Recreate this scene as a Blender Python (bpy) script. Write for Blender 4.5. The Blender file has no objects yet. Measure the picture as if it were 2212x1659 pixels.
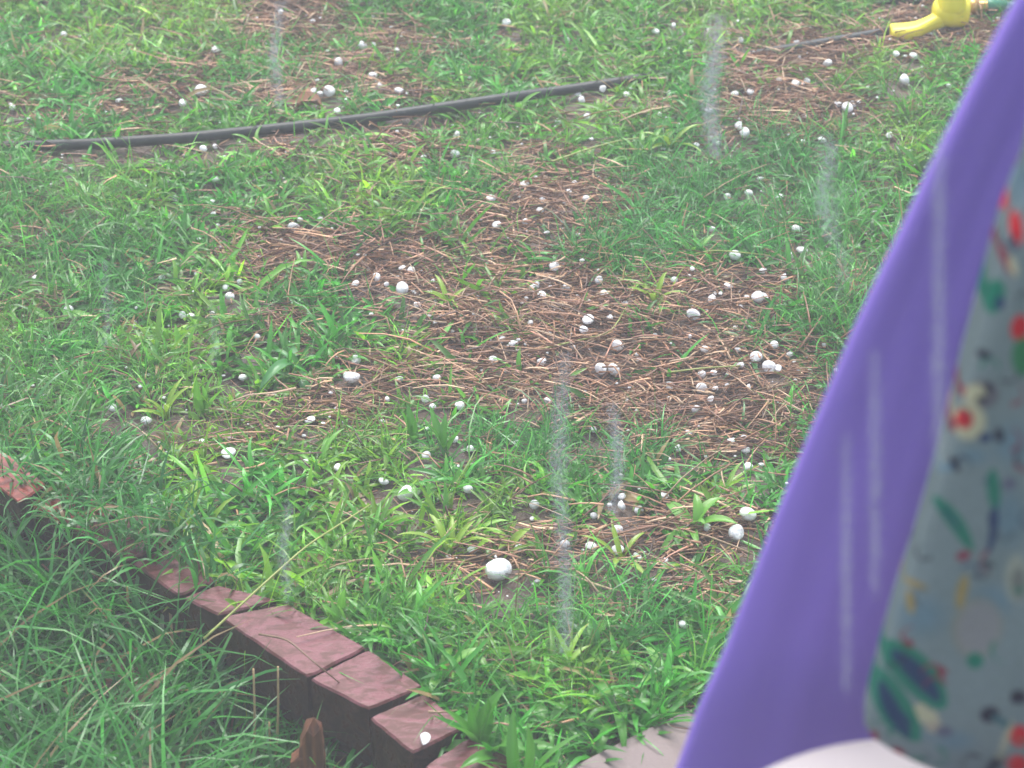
import bpy, math, random
import numpy as np
from mathutils import Vector
rng = np.random.default_rng(7)
random.seed(7)
sc = bpy.context.scene
R = math.radians

# ------------------------------------------------------------------ camera
PITCH = R(32.0); CAMZ = 1.70
W_, H_, F_ = 2212.0, 1659.0, 4704.0
cam_d = bpy.data.cameras.new('camera'); cam = bpy.data.objects.new('camera', cam_d)
sc.collection.objects.link(cam); sc.camera = cam
cam.location = (0, 0, CAMZ); cam.rotation_euler = (math.pi/2 - PITCH, 0, 0)
cam_d.sensor_fit = 'HORIZONTAL'; cam_d.angle = 2*math.atan(W_/2/F_)
cam_d.clip_start = 0.05; cam_d.clip_end = 200
cam_d.dof.use_dof = True
cam_d.dof.focus_distance = 3.05
cam_d.dof.aperture_fstop = (cam_d.lens/1000.0)/0.0098
# ------------------------------------------------------------------ light
w = bpy.data.worlds.new('World'); sc.world = w; w.use_nodes = True
nt = w.node_tree; nt.nodes.clear()
sky = nt.nodes.new('ShaderNodeTexSky'); sky.sky_type = 'NISHITA'; sky.sun_disc = False
sky.sun_elevation = R(62); sky.sun_rotation = R(-25)
sky.air_density = 1.0; sky.dust_density = 4.0; sky.ozone_density = 1.0
hsv = nt.nodes.new('ShaderNodeHueSaturation'); hsv.inputs['Saturation'].default_value = 0.62
bg = nt.nodes.new('ShaderNodeBackground'); bg.inputs['Strength'].default_value = 0.15
wo = nt.nodes.new('ShaderNodeOutputWorld')
nt.links.new(sky.outputs[0], hsv.inputs['Color']); nt.links.new(hsv.outputs[0], bg.inputs[0]); nt.links.new(bg.outputs[0], wo.inputs[0])
sd = bpy.data.lights.new('sun', 'SUN'); sd.energy = 1.4; sd.angle = R(28); sd.color = (1, 1, .98)
so = bpy.data.objects.new('sun', sd); sc.collection.objects.link(so)
so.rotation_euler = (R(-28), 0, R(-25))
sc.view_settings.view_transform = 'Standard'; sc.view_settings.look = 'None'
sc.view_settings.gamma = 1; sc.view_settings.use_curve_mapping = False
sc.view_settings.exposure = 1.25
sc.render.engine = 'CYCLES'
sc.cycles.use_denoising = True
sc.cycles.max_bounces = 7; sc.cycles.diffuse_bounces = 3; sc.cycles.glossy_bounces = 2
sc.cycles.transmission_bounces = 6; sc.cycles.transparent_max_bounces = 6; sc.cycles.volume_bounces = 1
sc.cycles.caustics_reflective = False; sc.cycles.caustics_refractive = False

# ------------------------------------------------------------------ picture <-> place (2212 x 1659 pixel grid)
FW = np.array([0, math.cos(PITCH), -math.sin(PITCH)]); UP = np.array([0, math.sin(PITCH), math.cos(PITCH)])
def ray(px, py):
    u = (px-W_/2)/F_; v = (H_/2-py)/F_
    return np.array([u, FW[1]+v*UP[1], FW[2]+v*UP[2]])
def on_z(px, py, z=0.0):
    d = ray(px, py); t = (z-CAMZ)/d[2]
    return np.array([d[0]*t, d[1]*t, z])
def on_y(px, py, Y):
    d = ray(px, py); t = Y/d[1]
    return np.array([d[0]*t, Y, CAMZ+d[2]*t])
def proj(P):
    P = np.asarray(P, float); z = P[..., 2]-CAMZ
    dep = P[..., 1]*FW[1]+z*FW[2]; v = P[..., 1]*UP[1]+z*UP[2]
    return W_/2+P[..., 0]/dep*F_, H_/2-v/dep*F_
def mpp(py):       # metres per pixel at that row
    d = ray(1106, py); return (-CAMZ/d[2])/F_

# ------------------------------------------------------------------ noise
_lat = rng.random((8, 256, 256))
def noise(x, y, s, k=0):
    x = np.asarray(x)*s+50; y = np.asarray(y)*s+50
    xi = np.floor(x).astype(int); yi = np.floor(y).astype(int); fx = x-xi; fy = y-yi
    fx = fx*fx*(3-2*fx); fy = fy*fy*(3-2*fy); L = _lat[k]
    a = L[xi % 256, yi % 256]; b = L[(xi+1) % 256, yi % 256]; c = L[xi % 256, (yi+1) % 256]; d = L[(xi+1) % 256, (yi+1) % 256]
    return (a*(1-fx)+b*fx)*(1-fy)+(c*(1-fx)+d*fx)*fy

# ------------------------------------------------------------------ helpers
def link(name, mesh, parent=None):
    o = bpy.data.objects.new(name, mesh); sc.collection.objects.link(o)
    if parent: o.parent = parent
    return o
def tag(o, label=None, cat=None, group=None, kind=None):
    if label: o['label'] = label
    if cat: o['category'] = cat
    if group: o['group'] = group
    if kind: o['kind'] = kind
    return o
def mesh_np(name, V, quads=None, tris=None, col=None, mat=None, smooth=True):
    me = bpy.data.meshes.new(name); V = np.asarray(V, np.float32).reshape(-1, 3)
    me.vertices.add(len(V)); me.vertices.foreach_set('co', V.ravel())
    q = np.zeros((0, 4), int) if quads is None else np.asarray(quads, int).reshape(-1, 4)
    t = np.zeros((0, 3), int) if tris is None else np.asarray(tris, int).reshape(-1, 3)
    me.loops.add(q.size+t.size); me.polygons.add(len(q)+len(t))
    me.loops.foreach_set('vertex_index', np.concatenate([q.ravel(), t.ravel()]).astype(np.int32))
    tot = np.concatenate([np.full(len(q), 4), np.full(len(t), 3)]).astype(np.int32)
    st = np.concatenate([[0], np.cumsum(tot)[:-1]]).astype(np.int32) if len(tot) else tot
    me.polygons.foreach_set('loop_start', st); me.polygons.foreach_set('loop_total', tot)
    me.polygons.foreach_set('use_smooth', np.full(len(tot), smooth))
    if col is not None:
        c = np.ones((len(V), 4), np.float32); c[:, :3] = np.asarray(col, np.float32).reshape(-1, 3)
        a = me.color_attributes.new('Col', 'FLOAT_COLOR', 'POINT'); a.data.foreach_set('color', c.ravel())
    me.update(calc_edges=True); me.validate()
    if mat: me.materials.append(mat)
    return me
def grid_quads(n, m, closed=False):      # n rows, m columns
    q = []
    for i in range(n-1):
        for j in range(m if closed else m-1):
            k = (j+1) % m
            q.append((i*m+j, i*m+k, (i+1)*m+k, (i+1)*m+j))
    return q
def tube(name, pts, rad, mat, n=12, parent=None, col=None):
    P = np.asarray(pts, float); m = len(P); r = np.broadcast_to(rad, (m,)).astype(float)
    T = np.gradient(P, axis=0); T /= np.linalg.norm(T, axis=1)[:, None]+1e-9
    up = np.array([0, 0, 1.0]) if abs(T[0][2]) < .9 else np.array([1.0, 0, 0])
    V = []
    for i in range(m):
        s = np.cross(T[i], up); s /= np.linalg.norm(s); b = np.cross(s, T[i])
        for k in range(n):
            a = 2*math.pi*k/n; V.append(P[i]+r[i]*(s*math.cos(a)+b*math.sin(a)))
    q = grid_quads(m, n, True); V += [P[0], P[-1]]
    t = [(m*n, (k+1) % n, k) for k in range(n)]+[(m*n+1, (m-1)*n+k, (m-1)*n+(k+1) % n) for k in range(n)]
    return link(name, mesh_np(name, V, q, t, mat=mat), parent)
def smooth_path(pts, n):
    P = np.asarray(pts, float); d = np.r_[0, np.cumsum(np.linalg.norm(np.diff(P, axis=0), axis=1))]
    s = np.linspace(0, d[-1], n); Q = np.stack([np.interp(s, d, P[:, k]) for k in range(3)], 1)
    for _ in range(6): Q[1:-1] = (Q[:-2]+2*Q[1:-1]+Q[2:])/4
    return Q

# ------------------------------------------------------------------ materials
def mat_new(name):
    m = bpy.data.materials.new(name); m.use_nodes = True
    t = m.node_tree; b = t.nodes['Principled BSDF']; return m, t, b, t.nodes['Material Output']
def nd(t, kind, **kw):
    n = t.nodes.new(kind)
    for k, v in kw.items():
        if k in n.inputs: n.inputs[k].default_value = v
        else: setattr(n, k, v)
    return n
def plain(name, col, rough=.5, var=.15, scale=40, bump=.15, bscale=None, **kw):
    m, t, b, out = mat_new(name)
    tc = nd(t, 'ShaderNodeTexCoord'); nz = nd(t, 'ShaderNodeTexNoise', Scale=scale, Detail=5.0)
    t.links.new(tc.outputs['Object'], nz.inputs['Vector'])
    mx = nd(t, 'ShaderNodeMix', data_type='RGBA')
    mx.inputs[6].default_value = (*[c*(1-var) for c in col], 1); mx.inputs[7].default_value = (*[min(1, c*(1+var)) for c in col], 1)
    t.links.new(nz.outputs[0], mx.inputs[0]); t.links.new(mx.outputs[2], b.inputs['Base Color'])
    b.inputs['Roughness'].default_value = rough
    if bump:
        n2 = nd(t, 'ShaderNodeTexNoise', Scale=bscale or scale*6, Detail=4.0); t.links.new(tc.outputs['Object'], n2.inputs['Vector'])
        bp = nd(t, 'ShaderNodeBump', Strength=bump, Distance=.002); t.links.new(n2.outputs[0], bp.inputs['Height']); t.links.new(bp.outputs[0], b.inputs['Normal'])
    for k, v in kw.items(): b.inputs[k].default_value = v
    return m
def leafy(name, rough=.38, transl=.35, spec=.5, coat=.0):
    m, t, b, out = mat_new(name)
    a = nd(t, 'ShaderNodeAttribute', attribute_name='Col')
    tc = nd(t, 'ShaderNodeTexCoord'); nz = nd(t, 'ShaderNodeTexNoise', Scale=300.0, Detail=2.0); t.links.new(tc.outputs['Object'], nz.inputs['Vector'])
    mr = nd(t, 'ShaderNodeMapRange'); mr.inputs['To Min'].default_value = .8; mr.inputs['To Max'].default_value = 1.2; t.links.new(nz.outputs[0], mr.inputs[0])
    vm = nd(t, 'ShaderNodeVectorMath', operation='SCALE'); t.links.new(a.outputs['Color'], vm.inputs[0]); t.links.new(mr.outputs[0], vm.inputs['Scale'])
    t.links.new(vm.outputs[0], b.inputs['Base Color'])
    b.inputs['Roughness'].default_value = rough; b.inputs['Specular IOR Level'].default_value = spec
    b.inputs['Coat Weight'].default_value = coat; b.inputs['Coat Roughness'].default_value = .15
    if transl:
        tr = nd(t, 'ShaderNodeBsdfTranslucent'); t.links.new(vm.outputs[0], tr.inputs[0])
        ms = nd(t, 'ShaderNodeMixShader'); ms.inputs[0].default_value = transl
        t.links.new(b.outputs[0], ms.inputs[1]); t.links.new(tr.outputs[0], ms.inputs[2]); t.links.new(ms.outputs[0], out.inputs[0])
    return m
M_leaf = leafy('grass_leaf', .34, .42, .5, .28)
M_straw = leafy('straw', .42, .05, .5, .2)

def soil_mat():
    m, t, b, out = mat_new('wet_soil')
    tc = nd(t, 'ShaderNodeTexCoord')
    n1 = nd(t, 'ShaderNodeTexNoise', Scale=18.0, Detail=8.0, Roughness=.7); n2 = nd(t, 'ShaderNodeTexNoise', Scale=160.0, Detail=5.0)
    for n in (n1, n2): t.links.new(tc.outputs['Object'], n.inputs['Vector'])
    cr = nd(t, 'ShaderNodeValToRGB'); cr.color_ramp.elements[0].position = .3; cr.color_ramp.elements[1].position = .75
    cr.color_ramp.elements[0].color = (.028, .018, .013, 1); cr.color_ramp.elements[1].color = (.13, .082, .058, 1)
    t.links.new(n1.outputs[0], cr.inputs[0]); t.links.new(cr.outputs[0], b.inputs['Base Color'])
    b.inputs['Roughness'].default_value = .45
    bp = nd(t, 'ShaderNodeBump', Strength=.9, Distance=.006); t.links.new(n2.outputs[0], bp.inputs['Height']); t.links.new(bp.outputs[0], b.inputs['Normal'])
    return m
M_soil = soil_mat()

def brick_mat(name, c0, c1, c2):
    m, t, b, out = mat_new(name)
    tc = nd(t, 'ShaderNodeTexCoord')
    mp = nd(t, 'ShaderNodeMapping'); mp.inputs['Scale'].default_value = (26, 70, 40); mp.inputs['Rotation'].default_value = (0, 0, R(18))
    t.links.new(tc.outputs['Object'], mp.inputs[0])
    n1 = nd(t, 'ShaderNodeTexNoise', Scale=1.0, Detail=7.0, Roughness=.72, Distortion=.8); t.links.new(mp.outputs[0], n1.inputs['Vector'])
    n2 = nd(t, 'ShaderNodeTexNoise', Scale=220.0, Detail=4.0); t.links.new(tc.outputs['Object'], n2.inputs['Vector'])
    cr = nd(t, 'ShaderNodeValToRGB'); e = cr.color_ramp.elements
    e[0].position = .44; e[0].color = (*c0, 1); e[1].position = .52; e[1].color = (*c1, 1); x = e.new(.72); x.color = (*c2, 1)
    t.links.new(n1.outputs[0], cr.inputs[0])
    n3 = nd(t, 'ShaderNodeTexNoise', Scale=17.0, Detail=9.0, Roughness=.78, Distortion=1.2); t.links.new(tc.outputs['Object'], n3.inputs['Vector'])
    st_ = nd(t, 'ShaderNodeMapRange'); st_.inputs['From Min'].default_value = .53; st_.inputs['From Max'].default_value = .60; t.links.new(n3.outputs[0], st_.inputs[0])
    mpc = nd(t, 'ShaderNodeMapping'); mpc.inputs['Scale'].default_value = (22, 95, 40); mpc.inputs['Rotation'].default_value = (0, 0, R(12)); t.links.new(tc.outputs['Object'], mpc.inputs[0])
    n4 = nd(t, 'ShaderNodeTexNoise', Scale=1.0, Detail=3.0, Distortion=.5); t.links.new(mpc.outputs[0], n4.inputs['Vector'])
    ck = nd(t, 'ShaderNodeMath', operation='SUBTRACT'); ck.inputs[1].default_value = .5; t.links.new(n4.outputs[0], ck.inputs[0])
    ca_ = nd(t, 'ShaderNodeMath', operation='ABSOLUTE'); t.links.new(ck.outputs[0], ca_.inputs[0])
    cm = nd(t, 'ShaderNodeMapRange'); cm.inputs['From Min'].default_value = .0; cm.inputs['From Max'].default_value = .014; cm.inputs['To Min'].default_value = .8; cm.inputs['To Max'].default_value = 0; t.links.new(ca_.outputs[0], cm.inputs[0])
    n5 = nd(t, 'ShaderNodeTexNoise', Scale=24.0, Detail=2.0); t.links.new(tc.outputs['Object'], n5.inputs['Vector'])
    g5 = nd(t, 'ShaderNodeMapRange'); g5.inputs['From Min'].default_value = .5; g5.inputs['From Max'].default_value = .56; t.links.new(n5.outputs[0], g5.inputs[0])
    cg5 = nd(t, 'ShaderNodeMath', operation='MULTIPLY'); t.links.new(cm.outputs[0], cg5.inputs[0]); t.links.new(g5.outputs[0], cg5.inputs[1])
    mx = nd(t, 'ShaderNodeMath', operation='MAXIMUM'); sm_ = nd(t, 'ShaderNodeMath', operation='MULTIPLY'); sm_.inputs[1].default_value = .75; t.links.new(st_.outputs[0], sm_.inputs[0])
    t.links.new(sm_.outputs[0], mx.inputs[0]); t.links.new(cg5.outputs[0], mx.inputs[1])
    mc = nd(t, 'ShaderNodeMix', data_type='RGBA'); mc.inputs[7].default_value = (*c0, 1); t.links.new(cr.outputs[0], mc.inputs[6]); t.links.new(mx.outputs[0], mc.inputs[0]); t.links.new(mc.outputs[2], b.inputs['Base Color'])
    rr = nd(t, 'ShaderNodeMapRange'); rr.inputs['From Min'].default_value = .35; rr.inputs['From Max'].default_value = .6
    rr.inputs['To Min'].default_value = .5; rr.inputs['To Max'].default_value = .22; t.links.new(n1.outputs[0], rr.inputs[0]); t.links.new(rr.outputs[0], b.inputs['Roughness'])
    ad = nd(t, 'ShaderNodeMath', operation='MULTIPLY_ADD'); ad.inputs[1].default_value = .25; t.links.new(n2.outputs[0], ad.inputs[0]); t.links.new(n1.outputs[0], ad.inputs[2])
    bp = nd(t, 'ShaderNodeBump', Strength=.22, Distance=.003); t.links.new(ad.outputs[0], bp.inputs['Height']); t.links.new(bp.outputs[0], b.inputs['Normal'])
    return m
M_brick = brick_mat('wet_brick', (.070, .014, .009), (.145, .043, .050), (.19, .072, .085))
M_brick.node_tree.nodes['Principled BSDF'].inputs['Specular IOR Level'].default_value = .38
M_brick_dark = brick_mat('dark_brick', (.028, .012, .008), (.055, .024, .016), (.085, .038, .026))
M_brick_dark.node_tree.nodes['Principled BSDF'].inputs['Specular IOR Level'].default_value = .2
M_brick_red = brick_mat('red_brick', (.15, .022, .012), (.26, .038, .022), (.22, .06, .045))
M_conc = plain('wet_concrete', (.150, .112, .108), .55, .2, 14, .35, 260)
M_hose = plain('black_rubber', (.010, .014, .014), .5, .2, 60, .06)
M_yel = plain('yellow_plastic', (.80, .68, .025), .34, .05, 30, .03)
M_brass = plain('brass', (.60, .36, .12), .32, .15, 60, .1, Metallic=.85)
M_grn = plain('green_plastic', (.012, .16, .085), .35, .1, 40, .05)
M_white = plain('white_plastic', (.42, .385, .385), .5, .03, 12, .04)
M_metal = plain('grey_metal', (.35, .35, .36), .4, .05, 30, .03, Metallic=.7)
M_deadleaf = plain('dead_leaf', (.26, .11, .05), .5, .35, 90, .5)
def rust_mat():
    m, t, b, out = mat_new('weathered_timber')
    tc = nd(t, 'ShaderNodeTexCoord'); mp = nd(t, 'ShaderNodeMapping'); mp.inputs['Scale'].default_value = (140, 140, 12); t.links.new(tc.outputs['Object'], mp.inputs[0])
    n1 = nd(t, 'ShaderNodeTexNoise', Scale=1.0, Detail=6.0); t.links.new(mp.outputs[0], n1.inputs['Vector'])
    cr = nd(t, 'ShaderNodeValToRGB'); e = cr.color_ramp.elements
    e[0].position = .3; e[0].color = (.06, .02, .01, 1); e[1].position = .7; e[1].color = (.20, .07, .025, 1)
    t.links.new(n1.outputs[0], cr.inputs[0]); t.links.new(cr.outputs[0], b.inputs['Base Color']); b.inputs['Roughness'].default_value = .55
    bp = nd(t, 'ShaderNodeBump', Strength=.7, Distance=.003); t.links.new(n1.outputs[0], bp.inputs['Height']); t.links.new(bp.outputs[0], b.inputs['Normal'])
    return m
M_wood = rust_mat()
def hail_mat():
    m, t, b, out = mat_new('hail_ice')
    tc = nd(t, 'ShaderNodeTexCoord')
    n1 = nd(t, 'ShaderNodeTexNoise', Scale=1.6, Detail=4.0); t.links.new(tc.outputs['Object'], n1.inputs['Vector'])
    oi = nd(t, 'ShaderNodeObjectInfo')
    mx = nd(t, 'ShaderNodeMix', data_type='RGBA'); mx.inputs[6].default_value = (.88, .90, .95, 1); mx.inputs[7].default_value = (.97, .97, .99, 1)
    cr = nd(t, 'ShaderNodeMapRange'); cr.inputs['From Min'].default_value = .35; cr.inputs['From Max'].default_value = .6; t.links.new(n1.outputs[0], cr.inputs[0]); t.links.new(cr.outputs[0], mx.inputs[0]); t.links.new(mx.outputs[2], b.inputs['Base Color'])
    mr = nd(t, 'ShaderNodeMapRange'); mr.inputs['To Min'].default_value = .0; mr.inputs['To Max'].default_value = .22; t.links.new(oi.outputs['Random'], mr.inputs[0])
    t.links.new(mr.outputs[0], b.inputs['Transmission Weight'])
    b.inputs['Roughness'].default_value = .22; b.inputs['IOR'].default_value = 1.31
    b.inputs['Subsurface Weight'].default_value = .85; b.inputs['Subsurface Radius'].default_value = (1, 1, 1); b.inputs['Subsurface Scale'].default_value = .01
    bp = nd(t, 'ShaderNodeBump', Strength=.3, Distance=.1); t.links.new(n1.outputs[0], bp.inputs['Height']); t.links.new(bp.outputs[0], b.inputs['Normal'])
    return m
M_hail = hail_mat()
def water_mat():
    m, t, b, out = mat_new('water')
    b.inputs['Base Color'].default_value = (.93, .97, 1, 1); b.inputs['Roughness'].default_value = .04; b.inputs['IOR'].default_value = 1.33
    b.inputs['Transmission Weight'].default_value = .85
    return m
M_water = water_mat()
def splash_mat():
    m, t, b, out = mat_new('falling_water')
    b.inputs['Base Color'].default_value = (.85, .9, .95, 1); b.inputs['Roughness'].default_value = .15; b.inputs['IOR'].default_value = 1.33
    b.inputs['Transmission Weight'].default_value = .35
    return m
M_splash = splash_mat()

# ------------------------------------------------------------------ layout masks
STRAW = [(700,560,240,52),(900,585,150,60),(880,540,130,25),(1300,790,420,95),(1010,690,130,55),(1250,660,260,70),(1480,650,250,55),(1480,880,300,75),
 (1560,950,180,40),(1650,800,130,60),(1210,440,130,55),(1060,490,110,40),(1300,420,100,28),(880,90,130,24),(640,40,110,45),(700,130,110,28),(330,185,110,30),(210,245,120,28),
 (850,195,110,45),(600,235,120,30),(1690,150,170,26),(1850,115,220,24),(1640,220,110,45),(1760,265,150,38),(1570,290,60,22),(1250,1190,250,32),(1540,1150,120,60),
 (1480,1200,160,24),(710,880,130,40),(2080,80,120,45),(2000,60,160,22),(1020,1255,130,32),(900,1195,70,25),(560,955,80,16),(880,330,90,25),(1200,330,80,16),(60,225,80,22),(430,140,60,20),
 (1150,560,120,26),(1330,1330,90,16),(560,500,80,20),(820,820,120,40),(640,330,60,14),(1430,250,50,14),(1100,820,160,50),(1500,1290,80,24),(60,640,50,14),(330,300,60,14),(640,700,60,18)]
def straw_mask(px, py):
    m = np.zeros_like(px, dtype=float)
    jx = (noise(px/60, py/60, 1.0, 1)-.5)*90; jy = (noise(px/60, py/60, 1.0, 2)-.5)*60
    for cx, cy, rx, ry in STRAW:
        d = ((px+jx-cx)/(rx*1.05))**2+((py+jy-cy)/(ry*1.12))**2
        m = np.maximum(m, np.clip(1.28-d, 0, 1))
    return m
# brick edging line (near-left edge of the brick tops), in the place
EDGE_PX = [(-260,880),(0,1045),(150,1140),(300,1225),(475,1332),(565,1405),(665,1460),(795,1530),(890,1625),(1000,1730),(1200,1900)]
EDGE = np.array([on_z(x, y, .02) for x, y in EDGE_PX]); _o = np.argsort(EDGE[:, 0])
def yb(x): return np.interp(x, EDGE[_o, 0], EDGE[_o, 1])
SLAB_PX = [(1195,1668),(1260,1636),(1390,1570),(1500,1520),(1640,1462)]
SL = np.array([on_z(x, y, .02) for x, y in SLAB_PX])
def in_slab(x, y): return (x > SL[0, 0]) & (y < np.interp(x, SL[:, 0], SL[:, 1], right=SL[-1, 1]+.05))
BED = -.125
def gz(x, y):
    z = (noise(x, y, 3, 3)-.5)*.035+(noise(x, y, 11, 4)-.5)*.014
    bed = BED+(noise(x, y, 7, 5)-.5)*.02
    k = np.clip((y-(yb(x)+.035))/.02, 0, 1); k = np.where(x > EDGE[_o[-1], 0], 1, k)
    z = bed*(1-k)+z*k
    return np.where(in_slab(x, y+.03), np.minimum(z, -.02), z)

# ------------------------------------------------------------------ ground
def build_ground():
    xs = np.linspace(-1.9, 1.9, 420); ys = np.linspace(-.2, 5.6, 560)
    X, Y = np.meshgrid(xs, ys); Z = gz(X, Y)
    V = np.stack([X, Y, Z], -1).reshape(-1, 3); n, m = X.shape
    i = np.arange(n-1)[:, None]*m+np.arange(m-1)[None]
    q = np.stack([i, i+1, i+m+1, i+m], -1).reshape(-1, 4)
    o = link('ground', mesh_np('ground', V, q, mat=M_soil)); tag(o, kind='structure', label='dark wet soil under the lawn')
    # the yard beyond, out to the horizon, just below
    L = 60
    V = [(-L,-L,-.2),(L,-L,-.2),(L,L,-.2),(-L,L,-.2)]
    far = plain('far_lawn', (.06,.10,.03), .7, .3, 3, .2)
    o = link('yard', mesh_np('yard', V, [(0,1,2,3)], mat=far)); tag(o, kind='structure', label='the yard beyond the lawn')
build_ground()
def solid_poly(name, top, h, mat, parent=None, bev=.004):
    n = len(top); T = np.asarray(top, float); c = T.mean(0)
    ins = T+(c-T)/np.linalg.norm(c-T, axis=1)[:, None]*bev
    V = list(ins)+[p-np.array([0,0,bev]) for p in T]+[p-np.array([0,0,h]) for p in T]
    me = bpy.data.meshes.new(name)
    F = [tuple(range(n))]
    for a in (0, n):
        for i in range(n):
            j = (i+1) % n; F.append((a+i, a+n+i, a+n+j, a+j))
    F.append(tuple(2*n+i for i in range(n))[::-1])
    me.from_pydata([tuple(v) for v in V], [], F); me.update(); me.materials.append(mat)
    import bmesh
    bm = bmesh.new(); bm.from_mesh(me); bmesh.ops.recalc_face_normals(bm, faces=bm.faces); bm.to_mesh(me); bm.free()
    return link(name, me, parent)
def brick(corners, z, h, mat, parent, jit=.0):
    P = []
    C = [on_z(x, y, z) for x, y in corners]
    for i in range(len(C)):                 # worn, slightly wavy outline
        a, b = C[i], C[(i+1) % len(C)]; n = 7
        d = b-a; nn = np.array([-d[1], d[0], 0])/np.linalg.norm(d)
        for k in range(n):
            t = k/n; e = .0 if k == 0 else random.uniform(-.0007, .0007)
            p = a+d*t+nn*e
            if k == 0: p = p+(np.mean(C, 0)-p)*.03
            P.append(p)
    o = solid_poly('brick', P, h, mat, parent, .0025)
    o.data.materials.append(M_brick_dark)          # side faces take the darker brick material
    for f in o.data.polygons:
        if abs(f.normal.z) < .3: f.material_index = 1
    return o
# concrete slab
top = [np.array([p[0], p[1], .02]) for p in SL]+[np.array([1.5, SL[-1,1]+.12, .02]), np.array([1.5, .6, .02]), np.array([SL[0,0]-.16, .6, .02])]
slab = solid_poly('paving_slab', top, .09, M_conc, None, .006); tag(slab, kind='structure', label='wet grey concrete paving at the lawn edge')

edging = bpy.data.objects.new('brick_edging', None); sc.collection.objects.link(edging); edging.location = (0,0,0)
tag(edging, 'row of wet reddish pink bricks edging the lawn at lower left', 'brick edging')
zt = .028
B = [([(475,1332),(620,1302),(792,1398),(664,1462)], M_brick, zt), ([(668,1465),(796,1401),(915,1481),(796,1531)], M_brick, zt-.002),
     ([(797,1549),(918,1496),(1006,1568),(892,1626)], M_brick, zt-.006), ([(915,1655),(1010,1592),(1100,1632),(1190,1720),(1010,1760)], M_brick, zt-.014),
     ([(395,1290),(470,1262),(600,1296),(470,1327)], M_brick, zt-.006), ([(285,1215),(400,1165),(465,1255),(385,1286)], M_brick, zt-.01),
     ([(150,1135),(300,1110),(392,1160),(275,1210)], M_brick, zt-.004), ([(60,1085),(150,1060),(290,1105),(140,1130)], M_brick_red, zt),
     ([(-90,985),(10,975),(100,1045),(40,1085)], M_brick_red, zt+.014), ([(-260,860),(-120,850),(0,965),(-100,980)], M_brick_red, zt)]
for c, m, z in B: brick(c, z, .075, m, edging)
lb = solid_poly('loose_brick', [on_z(x, y, BED+.06) for x, y in [(185,1452),(275,1412),(375,1478),(290,1530)]], .065, brick_mat('old_brick', (.10,.04,.025), (.19,.075,.05), (.24,.12,.10)), None, .005)
tag(lb, 'old reddish brown brick lying in the grass of the hollow, lower left', 'brick')
# lower course
for i in range(len(EDGE_PX)-1):
    a = np.array(EDGE_PX[i], float); b = np.array(EDGE_PX[i+1], float)
    pa = on_z(*a, .02)[:2]; pb = on_z(*b, .02)[:2]; d = (pb-pa)/np.linalg.norm(pb-pa); nrm = np.array([-d[1], d[0]])
    if nrm[1] < 0: nrm = -nrm
    pa = pa+nrm*(.012+random.uniform(0, .006)); pb = pb+nrm*(.012+random.uniform(0, .006)); e = .004
    q = [pa+d*e, pb-d*e, pb-d*e+nrm*.09, pa+d*e+nrm*.09]
    solid_poly('brick', [np.array([*p, zt-.095]) for p in q], .09, M_brick_dark, edging, .004)

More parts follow.
